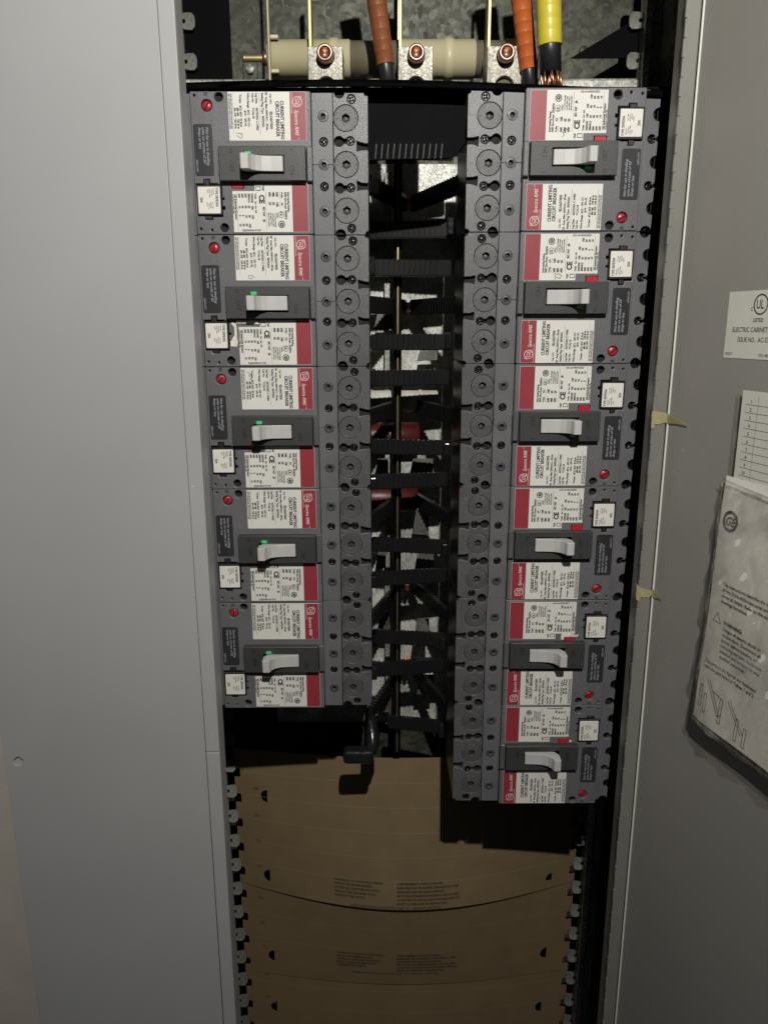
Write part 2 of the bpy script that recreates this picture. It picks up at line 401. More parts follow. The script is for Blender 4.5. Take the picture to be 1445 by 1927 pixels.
    # outer flange with scalloped edge
    o = [(138.6,.2),(142.6,.2)] + arcs(147,.2,4.3,PI,.35,9)[0:] + [(151.5,9),(151.5,12.8)]
    o += arcs(151.3,17.8,4.9,-PI/2,-1.5*PI,10) + [(151.5,29),(151.5,32.8)] + [(149.4,33.4)]
    o += arcs(146.6,34.7,3.5,-.42,-2*PI+.42,14) + [(149.4,36.2),(151.5,36.8),(151.5,47.2)]
    o += arcs(151.3,52.2,4.9,-PI/2,-1.5*PI,10) + [(151.5,67.2),(149.4,67.8)]
    o += arcs(146.6,69.2,3.5,-.42,-2*PI+.42,14) + [(149.4,70.6),(151.5,71.2),(151.5,82.2)]
    o += arcs(151.3,87.0,4.9,-PI/2,-1.5*PI,10) + [(151.5,100)] + arcs(147,104.6,4.3,-.35,-PI,9) + [(142.6,104.6),(138.6,104.6)]
    pl('outer_flange', o, [], -6, -1, 'cover', t, .3)
    for v in (34.7, 69.2):
        s = link('screw', SCREWS, None, t, T(155.2, v, -11)); s2 = link('screw', SCREWS, None, t, T(146.8, v, -5.0))
    for v in (3.5, 101.2): link('screw', SCREWS, None, t, T(156, v, -11))
    # operator plate, lettering, toggle
    win = rect(66.2, 98.6, 47.2, 60.6)
    pl('operator_plate', rect(49.2,116.9,40.4,65.6,.5), [win], 5.2, 11.5, 'plate', t, .45)
    MB().box(80-99.5, 80-65.5, -4.5, -3.5, 52.4-61, 52.4-46.5).build('slot_backing', 'hole', t)
    for s, u, v, sz in (('ON',60.4,54.0,5.2),('OFF',107.4,50.8,5.2),('O',107.4,42.2,4.4),('I',60.2,42.4,4.4)):
        me = text2d(s, sz, sx=.9 if len(s) > 1 else 1.0)
        mb = MB(); place_text(mb, s, sz, u+1.2, v, 11.75, bold=0.0, sx=.92)
        r = bmesh.ops.extrude_face_region(mb.bm, geom=list(mb.bm.faces)); 
        bmesh.ops.translate(mb.bm, verts=[g for g in r['geom'] if isinstance(g, bmesh.types.BMVert)], vec=(0,.4,0))
        bmesh.ops.recalc_face_normals(mb.bm, faces=mb.bm.faces)
        mb.build('embossed_mark', 'mark', t)
    # toggle: side profile in (u,h), width v
    prof = [(66.8,9.0),(66.8,12.6),(67.4,13.2),(76,13.6),(83,14.5),(87.5,16.8),(90.3,20.4),(91.6,24.4),(92.3,25.2),(97.4,25.2),(98.2,24.4),(98.2,15.5),(95,10),(90,8)]
    mb = MB()
    a = [T(u,47.9,h) for u,h in prof]; b = [T(u,59.2,h) for u,h in prof]
    mb.hexa(a, b)
    es = [e for e in mb.bm.edges if abs(e.calc_face_angle(0)) > .9]
    bmesh.ops.bevel(mb.bm, geom=es, offset=.5, segments=2, affect='EDGES', profile=.5)
    bmesh.ops.triangulate(mb.bm, faces=[f for f in mb.bm.faces if len(f.verts) > 4])
    mb.build('toggle', 'lever', t)
    MB().box(80-96.4, 80-91.4, -12.6, -8, 52.4-47.2, 52.4-44.4, .4).build('indicator_flag', 'green', t)
    # trip button
    mb = MB(); mb.box(80-109.0, 80-99.8, -4.9, 0, 52.4-70.0, 52.4-64.2, .3)
    mb.box(80-103.4, 80-102.9, -5.3, -4.6, 52.4-69.8, 52.4-64.8); mb.box(80-106.2, 80-105.7, -5.3, -4.6, 52.4-69.8, 52.4-64.8)
    mb.build('trip_button', 'redp', t)
    # adjustment dial
    mb = MB(); mb.lathe([(3.6,0),(3.6,3.4),(3.2,3.9),(.05,3.9)], (0,0,0), n=26, cap1=False)
    d = mb.build('adjustment_dial', 'redp', t, T(125.5,10.1,0))
    MB().box(-.55,.55,-4.15,-3.8,-3.0,3.0).build('dial_slot', 'hole', d)
    mb = MB()
    for s, u, v in (('MIN',133,14.6),('MAX',121.4,16.2)): place_text(mb, s, 2.8, u, v, 5.13, sx=.85)
    place_text(mb, 'LTS', 3.6, 127.6, 17.2, 5.13, sx=.8)
    mb.build('dial_marking', 'faint', t)
    # rating plug
    rp = MB().box(80-137, 80-117, -6.8, -1, 52.4-90.4, 52.4-67.6, .5).box(80-130.6, 80-126.4, -5.4, -1, 52.4-67.6, 52.4-63.6, .3).box(80-131, 80-125.6, -5.4, -1, 52.4-93.2, 52.4-90.2, .3).build('rating_plug', 'plug', t)
    lb = pl('plug_label', rect(118.0,135.6,69.2,89.2,.8), [], 6.7, 7.6, 'plugp', rp, .2)
    # warning sticker
    wl = pl('warning_label', rect(122.2,136.9,23.4,61.0,1.6), [], 4.95, 5.25, 'warn', t, .08)
    mb = MB()
    for i, s in enumerate(('Not for use in dwelling', 'units on circuits of 50', 'Amps or less')): place_text(mb, s, 3.0, 127.0+i*2.9, 25.6, 5.32, sx=.98, shear=.25)
    place_text(mb, '20873137P1', 1.9, 135.8, 49, 5.32)
    mb.build('warning_print', 'greyprint', wl)
    # upper label
    ul = pl('rating_label', rect(48.4,108.8,.7,35.4,.3), [], 4.95, 5.2, 'paper', t, .06)
    mb = MB(); quad(mb, 48.6, 61.0, .9, 35.2, 5.26); mb.build('red_band', 'red', ul)
    mb = MB(); ringmesh(mb, 55.2, 7.8, 3.25, 3.7, 5.31); place_text(mb, 'GE', 4.6, 56.7, 5.2, 5.31, shear=.35, sx=.85)
    ringmesh(mb, 53.0, 5.0, .9, 1.2, 5.31, 12); ringmesh(mb, 57.2, 10.4, .9, 1.2, 5.31, 12)
    place_text(mb, 'Spectra RMS', 4.0, 57.3, 13.4, 5.31, shear=.3, sx=.88, bold=.03); place_text(mb, 'TM', 1.4, 55.0, 33.0, 5.31)
    quad(mb, 59.3, 59.6, 1.2, 16.5, 5.31)
    mb.build('logo_print', 'white', ul)
    mb = MB(); h = 5.26
    P = lambda s, sz, u, v, **k: place_text(mb, s, sz*1.1, u, v, h, **{**k, 'bold': k.get('bold', 0)*2.2, 'sx': k.get('sx', 1)*.95})
    P('CURRENT LIMITING', 3.45, 68.4, 7.0, bold=.07, sx=.86); P('CIRCUIT BREAKER', 3.45, 72.0, 7.2, bold=.07, sx=.86)
    P('Cat. NO.', 1.9, 76.4, 2.2, bold=.04); P('SELA36AT0030', 2.6, 76.6, 14.6, bold=.06, sx=.72)
    P('30  Amp Max 600VAC~ 3Pole', 2.1, 79.8, .9, bold=.05, sx=1.0); P('Rating Plug Type  SRPE30A', 2.1, 82.8, 1.6, bold=.05, sx=1.0)
    quad(mb, 84.3, 84.5, 1.5, 31.5, h)
    P('Lug Data     60/75DEG C WIRE', 2.1, 87.3, 1.6, bold=.05, sx=.93); P('Cat No      TCAL18', 2.1, 90.2, 1.6, bold=.05)
    P('Wire Range  #12 - 3/0 CU', 2.1, 93.8, 1.6, bold=.05); P('#10 - 3/0 AL', 2.1, 96.4, 14, bold=.05)
    P('Torque   #12--#10  35 lb-in', 2.1, 99.8, 2.6, bold=.05, sx=.93); P('#8--#6   100 lb-in', 2.1, 102.0, 12, bold=.05, sx=.95); P('#4--3/0  160 lb-in', 2.1, 104.2, 12, bold=.05, sx=.95)
    quad(mb, 105.1, 105.25, 2, 31, h)
    P('FOR USE WITH RATING PLUG SRPE 30A', 1.35, 106.8, 2, bold=.03); P('SEE THE BREAKER APPLICATION GUIDE', 1.35, 108.2, 2, bold=.03)
    mb.build('label_print', 'ink', ul)
    # lower label
    ll = pl('data_label', [(48.5,67.0),(90.8,67.0),(90.8,72.2),(108.6,72.2),(108.6,103.0),(48.5,103.0)], [], 4.95, 5.2, 'paper', t, .06)
    mb = MB(); quad(mb, 48.7, 61.2, 67.2, 102.8, 5.26); mb.build('red_band', 'red', ll)
    mb = MB()
    P('Interrupting Rating', 2.0, 64.9, 73, bold=.05, sx=.92); P('RMS Sym.Amps  50/60Hz', 2.0, 67.2, 73, bold=.05, sx=.95)
    P('Volts      kA', 2.0, 70.0, 73, bold=.05); quad(mb, 70.9, 71.1, 73, 78, h); quad(mb, 70.9, 71.1, 80, 84, h)
    for i, (a, b) in enumerate((('240','100'),('480','65'),('600','25'))): P(a, 2.2, 74.0+i*2.9, 73, bold=.07); P(b, 2.2, 74.0+i*2.9, 80.4, bold=.07)
    ringmesh(mb, 70.2, 89.8, 2.15, 2.5, h); P('UL', 2.8, 71.2, 88.0, bold=.06, sx=.85)
    ringmesh(mb, 70.2, 97.2, 2.0, 2.7, h); ringmesh(mb, 70.2, 97.4, .9, 1.5, h); P('C', 1.9, 70.8, 96.5, bold=.1)
    for i, s in enumerate(('LISTED','1 2 3 POLE FRAME','C.B.FR 60/75 DEG','6.0 AMPS TYPE F','ISSUE NO.LR-8391')): P(s, 1.3, 74.0+i*1.7, 88.4, bold=.03)
    quad(mb, 82.0, 82.2, 73, 101.5, h)
    P('CE', 5.4, 87.4, 75.0, bold=.14, sx=.95); P('IEC 947    JB', 2.1, 84.8, 84, bold=.06)
    P('TRIP', 1.9, 84.8, 68.2, bold=.05); 
    for q in ((86.0,90.2,68.8,69.3),(86.0,86.5,68.8,72.0),(89.7,90.2,68.8,70.9)): quad(mb, *q, h)
    quad(mb, 86.5, 90.0, 71.4, 72.0, h)
    P('Volts   Icu  Ics  kA', 1.9, 91.0, 74, bold=.05)
    for i, s in enumerate(('220/240  100  100','380/415   65   30  100','500       50   18   50','600       42    6   30','690       10    5   10')):
        for j, q in enumerate(s.split()): P(q, 2.0, 93.8+i*2.55, (74, 83, 90, 96.5)[j], bold=.06)
    quad(mb, 105.0, 105.15, 73, 102, h)
    P('GE Industrial Systems', 2.1, 107.0, 74.6, bold=.06, sx=.98); P('PLAINVILLE CT 06062 USA', 1.2, 108.4, 74.6, bold=.03)
    me = text2d('SZJ0505BAW1967', 2.0, bold=.07); p = T(102.0, 102.3, h); mb.mesh(me, Matrix(((1,0,0,p.x),(0,0,-1,p.y),(0,1,0,p.z),(0,0,0,1))))
    mb.build('label_print', 'ink', ll)
    return t
def plug_print(lines, amps):
    mb = MB()
    place_text(mb, lines, 2.9, 121.6, 69.8, 7.66, bold=.09, sx=.80)
    for i, (v, s) in enumerate(((73,'SENSOR'),(74,'RATING'),(73,'LONG TIME'),(74,'INST.'))): place_text(mb, s, 1.3, 123.6+i*1.5, v-2.5, 7.66, bold=.02)
    for i, (v, s) in enumerate(((80,'CAT 30A'),(80,'60/50HZ'),(81,'600VAC'),(80,'1250A'))): place_text(mb, s, 1.3, 124.4+i*1.5, v+.5, 7.66, bold=.02)
    place_text(mb, amps, 3.1, 133.8, 77, 7.66, bold=.09, sx=.8)
    return mb.data('plug_print', 'ink')
PP = {k: plug_print(*v) for k, v in {'20': ('TYPE SRPE30A','20A'), '60': ('TYPE SRPE60A','60A')}.items()}

def scribble(pts, parent, wdt=.35):
    mb = MB(); P3 = [T(u, v, 5.42) for u, v in pts]
    for a, b in zip(P3, P3[1:]):
        d = (b-a).normalized(); n = Vector((d.z, 0, -d.x))*wdt/2
        vs = [mb.bm.verts.new(p) for p in (a-n-d*.1, b-n+d*.1, b+n+d*.1, a+n-d*.1)]
        f = mb.bm.faces.new(vs); f.normal_update()
        if f.normal.y > 0: f.normal_flip()
    return mb.build('handwriting', 'pencil', parent)

br0 = make_breaker()
GLX, GRX = -25.06, 51.33
left = [('topmost grey breaker of the left column, beside the white panel edge','20'),
        ('second grey breaker down the left column, torn sticker by its red trip button','20'),
        ('third grey breaker down the left column, in the middle of five','20'),
        ('fourth grey breaker down the left column, just above the lowest','20'),
        ('lowest grey breaker of the left column, above the brown boards','20')]
right = [('topmost grey breaker of the right column, below the yellow taped cable','20'),
         ('second grey breaker down the right column, pencilled 2 on its label','20'),
         ('third grey breaker down the right column, level with the upper masking tape','20'),
         ('fourth grey breaker down the right column, the only one with a 60A plug','60'),
         ('fifth grey breaker down the right column, sticker scrap by its red button','20'),
         ('lowest grey breaker of the right column, hanging below the left column','20')]
def child(o, name):
    for c in o.children:
        if c.name.split('.')[0] == name: return c
    return None
GRP = 'circuit breakers stacked in two columns'
first = True
BR = {}
for side, rows in (('L', left), ('R', right)):
    for i, (lab, pk) in enumerate(rows):
        o = br0 if first else copy_tree(br0); first = False
        BR[side, i] = o
        tag(o, lab, 'circuit breaker', GRP)
        jx, jz = random.uniform(-.25,.25), random.uniform(-.12,.12)
        if side == 'L': o.location = Vector((GLX-80+jx, 0, -(i*PW+52.4)+jz))*S
        else:
            o.location = Vector((GRX+80+jx, 0, 1.95-(i*PW+52.4)+jz))*S; o.rotation_euler = (0, PI, 0)
for (side, i), o in BR.items():
    pk = (left if side == 'L' else right)[i][1]
    rp = child(o, 'rating_plug')
    link('plug_print', PP[pk], None, child(rp, 'plug_label') if False else rp)
    for c in o.children:
        if c.name.startswith('screw'): c.rotation_euler = (0, random.uniform(0, 3), 0)
    rp.rotation_euler = (0, random.uniform(-.006,.006), 0)
    child(o, 'adjustment_dial').rotation_euler = (0, random.choice((.75, .9, .6, .1, 1.1)), 0)
# handwriting seen on some labels
scribble([(103,30),(98.5,30.2)], child(BR['L',0],'rating_label')); scribble([(103,31.5),(100,33.8),(98.4,32.5),(98.6,31.3),(100,31.2)], child(BR['L',0],'rating_label'))
scribble([(93.5,33.8),(95.5,31.6),(98.2,31.4),(98.6,33.4),(96.4,34.4),(95.6,32.6)], child(BR['L',1],'rating_label'))
scribble([(103,4),(100,6),(102,7),(99,9),(101.5,10),(98.8,11),(100,12)], child(BR['L',2],'rating_label'))
scribble([(75,69.6),(77.8,68.4),(79.5,70.6),(77.4,72),(74,72),(74.4,67.6)], child(BR['R',1],'data_label'), .45)
scribble([(74,69.4),(76,71),(74.6,73),(77.2,72.6),(75.2,75),(77.8,74.6),(76.4,76.4)], child(BR['R',0],'data_label'))

# scuffs on the terminal mouldings
for (side, i), o in BR.items():
    mb = MB()
    def streak(p, q, wd, h):
        a, b = T(*p, h), T(*q, h); d = (b-a).normalized(); nn = Vector((d.z,0,-d.x))*wd/2
        f = mb.bm.faces.new([mb.bm.verts.new(x) for x in (a-nn, b-nn*.4, b+nn*.4, a+nn)]); f.normal_update()
        if f.normal.y > 0: f.normal_flip()
    for v in (18.2, 51.9, 86.3):
        if random.random() < .75:                      # arc rubbed on the rim of the round cap
            a0 = random.uniform(1.8, 3.2); n = random.randint(3, 9)
            for q in range(n):
                if random.random() < .75:
                    a1 = a0+q*.12; streak((18.1+9.6*math.cos(a1), v+9.6*math.sin(a1)), (18.1+9.6*math.cos(a1+.1), v+9.6*math.sin(a1+.1)), random.uniform(.12,.4), .06)
        for q in range(random.randint(3, 8)):
            u0, v0 = random.uniform(1.8, 8), v+random.uniform(-11, 11)
            if 33 < v0 < 43 or 63 < v0 < 72: continue
            streak((u0, v0), (u0+random.uniform(-1.2,1.2), v0+random.uniform(-2.2,2.2)), random.uniform(.15,.4), .06)
    for q in range(10):
        u0, v0 = random.uniform(29, 44), random.uniform(3, 102)
        if random.random() < .5 or min(abs(v0-c) for c in (16.7,35.3,52,68.2,86.7)) < 6: continue
        streak((u0, v0), (u0+random.uniform(-.6,.6), v0+random.uniform(.3,1.6)), .2, .06)
    for q in range(6):
        u0, v0 = random.uniform(112, 120), random.choice((random.uniform(8,38), random.uniform(94,98))); streak((u0, v0), (u0+random.uniform(-1.5,1.5), v0+random.uniform(.3,1.5)), .2, 5.06)
    tag(mb.build('scuff', 'scuff', o), kind='stuff')

# torn stickers left on three breakers
def scrap(name, label, br, pts, h=5.45, side=1):
    o = [uv(*p) for p in pts]; mb = flat(plate(o, [], .3, .05), h); ob = mb.build(name, 'residue')
    ob.matrix_world = Matrix.Translation(br.location) @ Matrix.Rotation(br.rotation_euler[1], 4, 'Y')
    tag(ob, label, 'torn sticker', 'scraps of torn sticker')
def ragged(pts, amp=.35, k=4):
    out = []
    for a, b in zip(pts, pts[1:]+pts[:1]):
        for i in range(k): f = i/k; out.append((a[0]+(b[0]-a[0])*f+random.uniform(-amp,amp), a[1]+(b[1]-a[1])*f+random.uniform(-amp,amp)))
    return out
scrap('torn_sticker', 'torn white sticker scrap beside the plug of the second left breaker', BR['L',1], ragged([(92,67.2),(110.4,67.2),(110.4,72),(110,88.2),(115.6,88.0),(115.8,84),(112,78),(112.4,73),(115,68),(110,69.5),(92,69.8)],.3))
scrap('torn_sticker', 'small white sticker scrap by the red button of the fifth right breaker', BR['R',4], ragged([(96,66.6),(96,72.0),(103,72.6),(110,71),(112,71.8),(111,69.3),(98.9,69.2),(98.9,66.6)],.25))
scrap('torn_sticker', 'tiny white sticker scrap by the red button of the lowest right breaker', BR['R',5], ragged([(109.3,66.6),(111.4,66.8),(112.0,68.2),(109.4,69.2)],.2), 5.3)

# ---------------------------------------------------------------- cabinet, wall
floorz, topz = -1180, 230
cab = thing('electrical_cabinet', 'grey steel electrical cabinet with its breaker compartment open', 'electrical cabinet', (0,0,0))
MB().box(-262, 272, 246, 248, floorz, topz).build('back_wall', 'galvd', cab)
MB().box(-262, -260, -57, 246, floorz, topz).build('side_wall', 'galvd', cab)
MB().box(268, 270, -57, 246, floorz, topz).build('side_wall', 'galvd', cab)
# front trim at the left: wide sheet with one stray screw hole and a folded lip
hole = [(a*1.0, b) for a, b in circ(-333.5,-545,4.3,14)]
hole = [(a+random.uniform(-.5,.5), b+random.uniform(-.5,.5)) for a, b in hole]
me = plate(rect(-345.5,-169.8,floorz,topz), [hole], 2.4, .4)
mb = MB(); mb.mesh(me, Matrix(((1,0,0,0),(0,0,-1,-58.8),(0,1,0,0),(0,0,0,1)))); mb.build('trim_panel', 'trim', cab)
mb = MB(); mb.box(-169.2,-157.4,-61.2,-58.2,floorz,-536.2,.7,2); mb.box(-169.2,-157.4,-61.2,-58.2,-535.6,topz,.7,2); mb.box(-158.6,-157.5,-58.2,-40,floorz,topz); mb.build('trim_lip', 'trim', cab)
mb = MB(); mb.box(-345,-157.6,-57.6,-57.0,floorz,topz); mb.build('trim_backing', 'trim', cab)
# right hand fold beside the hinge
mb = MB(); mb.box(196.2,205.0,-60.6,-58.2,floorz,topz,.5,2); mb.box(196.3,197.4,-58.2,-40,floorz,topz); mb.box(205.0,272,-56.5,-54,floorz,topz); mb.build('hinge_fold', 'flange', cab)
# chips in the paint of the lip
mb = MB()
for z, x, a in ((-300,-166,1.6),(-428,-168.9,.7),(-466,-169.0,.6),(-520,-163,1.2),(-392,-170,1.0)):
    mb.box(x-.25*a, x+.9*a, -61.32, -61.2, z-.2, z+.25)
mb.build('paint_chip', 'card', cab)
wallm = MB(); wallm.box(-1400, -300, -56, -40, -1600, 900); o = wallm.build('wall', 'wall'); tag(o, kind='structure', label='plain beige wall left of the grey cabinet trim')

# fine scratches and rub marks in the enamel of the wide trim sheet
mb = MB()
for q in range(70):
    x = -172-abs(random.gauss(0, 70)); z = random.uniform(-860, 20); 
    if x < -338: continue
    L, a, wd = random.uniform(.8, 7), random.uniform(-1.5, 1.5), random.uniform(.06, .16)
    dx, dz = L*math.sin(a), L*math.cos(a); nx, nz = math.cos(a)*wd, -math.sin(a)*wd
    f = mb.bm.faces.new([mb.bm.verts.new(p) for p in ((x-nx,-60.06,z-nz),(x+nx,-60.06,z+nz),(x+dx,-60.06,z+dz))]); f.normal_update()
    if f.normal.y > 0: f.normal_flip()
tag(mb.build('fine_scratch', 'scratch', cab), kind='stuff')
# piano hinge
hg = thing('piano_hinge', 'long grey hinge of short knuckles down the right fold', 'hinge', (195.6,-59.4,0))
kn = MB().box(-1.0,1.2,-1.3,1.0,-5.9,5.9,.3).data('knuckle', 'flange')
z = topz-8; i = 0
while z > floorz+10:
    link('knuckle', kn, None, hg, (0 if i % 2 else .35, 0, z)); z -= 12.4; i += 1
pn = MB().lathe([(.8, floorz+4),(.8, topz-4)], (.2,0,0), axis=(0,0,1), n=8).build('hinge_pin', 'flange', hg)

# ---------------------------------------------------------------- door (open towards the viewer, frame: s along the door, z up, n off its face)
DD = Vector((.2449,-.9695,0)); DN = Vector((-.9695,-.2449,0)); D0 = Vector((206.6,-60.4,0))
DM = Matrix(((DD.x,0,DN.x,D0.x*S),(DD.y,0,DN.y,D0.y*S),(0,1,0,0),(0,0,0,1)))      # (s, z, n)
def on_door(o):
    o.matrix_world = DM; return o
door = thing('cabinet_door', 'open grey metal cabinet door swung out at the right', 'door')
door.matrix_world = DM
MB().box(1.2, 420, floorz+8, topz-8, -2.4, 0, .8, 2).build('door_sheet', 'door', door)
MB().box(.2, 1.6, floorz+8, topz-8, -1.6, .9, .4, 2).build('door_edge', 'card', door)
mb = MB()
for q in range(46):
    s0, z0 = 12+abs(random.gauss(0, 18)), random.choice((-272, -268, -285, -330, -395, -420))+random.gauss(0, 9)
    r = random.uniform(.15, .7) if random.random() < .85 else random.uniform(.9, 2.0)
    pts = [(s0+r*random.uniform(.6,1.5)*math.cos(a*PI/3)*1.6, z0+r*random.uniform(.5,1.2)*math.sin(a*PI/3), .04) for a in range(6)]
    mb.bm.faces.new([mb.bm.verts.new(p) for p in pts])
tag(mb.build('paint_scuff', 'doorscuff', door), kind='stuff')
st = MB().box(57.5, 158, -198.3, -154.8, 0, .25).build('approval_sticker', 'card', door)
mb = MB()
def dtext(mb, s, size, a, b, c, **k): mb.mesh(text2d(s, size, **k), Matrix(((1,0,0,a),(0,1,0,b),(0,0,1,c),(0,0,0,1))))
def dquad(mb, a0, a1, b0, b1, c):
    f = mb.bm.faces.new([mb.bm.verts.new(p) for p in ((a0,b0,c),(a1,b0,c),(a1,b1,c),(a0,b1,c))])
def dring(mb, a, b, r0, r1, c, n=28):
    R2 = [[mb.bm.verts.new((a+r*math.cos(2*PI*i/n), b+r*math.sin(2*PI*i/n), c)) for i in range(n)] for r in (r0, r1)]
    for i in range(n): mb.bm.faces.new((R2[0][i], R2[1][i], R2[1][(i+1)%n], R2[0][(i+1)%n]))
dring(mb, 88.5, -163.6, 5.6, 6.6, .3); dtext(mb, 'UL', 8.0, 84.4, -166.2, .3, bold=.12, sx=.72)
dtext(mb, 'C', 3.4, 79.6, -167.6, .3, bold=.05); dtext(mb, 'US', 3.4, 96.6, -167.6, .3, bold=.05); dtext(mb, 'LISTED', 3.4, 82.6, -174.6, .3, bold=.08, sx=.95)
dtext(mb, 'ELECTRIC CABINET FRONT', 4.4, 64, -181.0, .3, bold=.06, sx=.86); dtext(mb, 'ISSUE NO.  AC-5312', 4.4, 70, -187.4, .3, bold=.06, sx=.86)
dtext(mb, 'E2357', 2.7, 59.4, -196.4, .3, bold=.03); dtext(mb, '75C1483', 2.7, 91, -196.6, .3, bold=.03)
mb.build('sticker_print', 'ink', st)

def warp(o_mb, fn):
    for v in o_mb.bm.verts: v.co = fn(v.co)
    return o_mb
def pouch_n(s, z):                       # how far the pouch and its papers stand off the door
    f = min(max((-250-z)/210, 0), 1.15); e = min(max((s-74)/14, 0), 1)
    return 4.0 + 6.0*f + 3.2*math.sin(PI/2*e)*(.4+.6*f)
# directory card
dc = thing('directory_card', 'ruled directory card numbered 1 to 12 in the door pouch', 'card'); dc.matrix_world = DM
cz = lambda v: Vector((v.x, v.y, v.z + 3.0 + .012*(v.x-83)))
mb = MB(); mb.box(84.5, 190, -330, -218.4, 0, .3); warp(mb, cz).build('card_sheet', 'card', dc)
mb = MB()
for i in range(14):
    zz = -227.4-5.25*i; dquad(mb, 89, 188, zz-.12, zz+.12, .4)
    if i < 12: dtext(mb, str(i+1), 3.3, 93 if i < 9 else 91.4, zz+.9, .4, bold=.03)
    if i >= 0: dquad(mb, 100, 100.2, zz, zz+5.25, .4)
warp(mb, cz).build('card_print', 'ink', dc)
# booklet
bk = thing('instruction_booklet', 'folded instruction sheet with text and drawings behind clear plastic', 'booklet'); bk.matrix_world = DM
def grid(mb, a0, a1, b0, b1, na, nb, c=0, thick=.5):
    V = [[mb.bm.verts.new((a0+(a1-a0)*i/na, b0+(b1-b0)*j/nb, c)) for i in range(na+1)] for j in range(nb+1)]
    for j in range(nb):
        for i in range(na): mb.bm.faces.new((V[j][i],V[j][i+1],V[j+1][i+1],V[j+1][i]))
    return mb
bw = lambda v: Vector((v.x, v.y + .10*(v.x-80)*0, v.z + pouch_n(v.x, v.y)-1.2 + .5*math.sin(v.y*.05+v.x*.06)))
mb = MB(); grid(mb, 78.5, 196, -458, -277, 14, 22)
warp(mb, bw).build('booklet_page', 'bookpaper', bk, smooth=True)
mb = MB(); c = .22
dring(mb, 90, -307, 5.2, 7.4, c); dtext(mb, 'GE', 8.5, 85, -310, c, shear=.3, bold=.25, sx=.9)
lines = ['The instructions describe the assembly', 'of the 225A-600A bus panel and do not', 'cover all details. Refer to the panel', 'drawings furnished.']
for i, s in enumerate(lines): dtext(mb, s, 3.4, 92, -352-4.2*i, c, bold=.05)
dtext(mb, 'WARNING:', 3.8, 97, -379, c, bold=.14)
for i, s in enumerate(['Danger of electric shock or', 'severe injury. Disconnect all', 'power before installing or', 'removing any part. Equipment', 'installed and serviced by only', 'qualified personnel.']): dtext(mb, s, 3.4, 97+(18 if i == 0 else 0)*0, -383.5-4.1*i, c, bold=.07)
for a, b in (((86,-380),(94,-380)),((94,-380),(90,-373)),((90,-373),(86,-380))):
    dx, dy = b[0]-a[0], b[1]-a[1]; L = math.hypot(dx,dy); nx, ny = -dy/L*.35, dx/L*.35
    mb.bm.faces.new([mb.bm.verts.new((p[0]+q*nx, p[1]+q*ny, c)) for p, q in ((a,-1),(b,-1),(b,1),(a,1))])
for i, s in enumerate(['The parts in the figures are illustrated', 'with the part listed in Tables 1 and 2.']): dtext(mb, s, 3.4, 84, -412-4.2*i, c, bold=.05)
def dline(a, b, wd=.25):
    dx, dy = b[0]-a[0], b[1]-a[1]; L = math.hypot(dx,dy) or 1; nx, ny = -dy/L*wd, dx/L*wd
    mb.bm.faces.new([mb.bm.verts.new((p[0]+q*nx, p[1]+q*ny, c)) for p, q in ((a,-1),(b,-1),(b,1),(a,1))])
for x0, z0, hh in ((84,-446,16),(89,-449,14),(105,-450,18),(122,-454,16),(130,-455,14)):
    for a, b in (((x0,z0),(x0,z0+hh)),((x0+2.5,z0),(x0+2.5,z0+hh)),((x0,z0+hh),(x0+2.5,z0+hh)),((x0,z0),(x0+2.5,z0))): dline(a, b)
dline((90,-424),(104,-446)); dline((92,-423),(106,-445)); dline((104,-446),(108,-443)); dline((97,-430),(107,-432)); dline((112,-430),(128,-448)); dline((114,-429),(130,-447))
mb2 = warp(mb, bw); bmesh.ops.triangulate(mb2.bm, faces=mb2.bm.faces); mb2.build('booklet_print', 'kink', bk)
# clear pouch
pc = thing('plastic_pouch', 'clear plastic document pouch hanging on the open door', 'pouch'); pc.matrix_world = DM
mb = MB(); grid(mb, 74.5, 205, -462, -279, 44, 60)
for v in mb.bm.verts:
    x, zz = v.co.x, v.co.y
    top = -279-(x-74.5)*.08
    if zz > top: zz = top
    v.co = Vector((x, zz, pouch_n(x, zz)+.6 + .9*math.sin(x*.21+zz*.11)+.6*math.sin(zz*.23-x*.1)+.5*math.sin(x*.5-zz*.37) if x > 76 else .6))
mb.build('pouch_front', 'film', pc, smooth=True)
mb = MB(); mb.tube([(76+i*8, -279.4-(i*8)*.08, pouch_n(76+i*8,-281)+.9) for i in range(17)], .55, 8); mb.tube([(75,-279-i*12, pouch_n(77,-279-i*12)*.7) for i in range(16)], .4, 6); mb.tube([(75+i*8,-462, pouch_n(75+i*8,-462)*.8) for i in range(17)], .5, 6)
mb.build('pouch_seam', 'film', pc)
mb = MB(); grid(mb, 76.5, 205, -330, -222, 8, 8, 1.6); mb.build('pouch_back', 'film', pc)

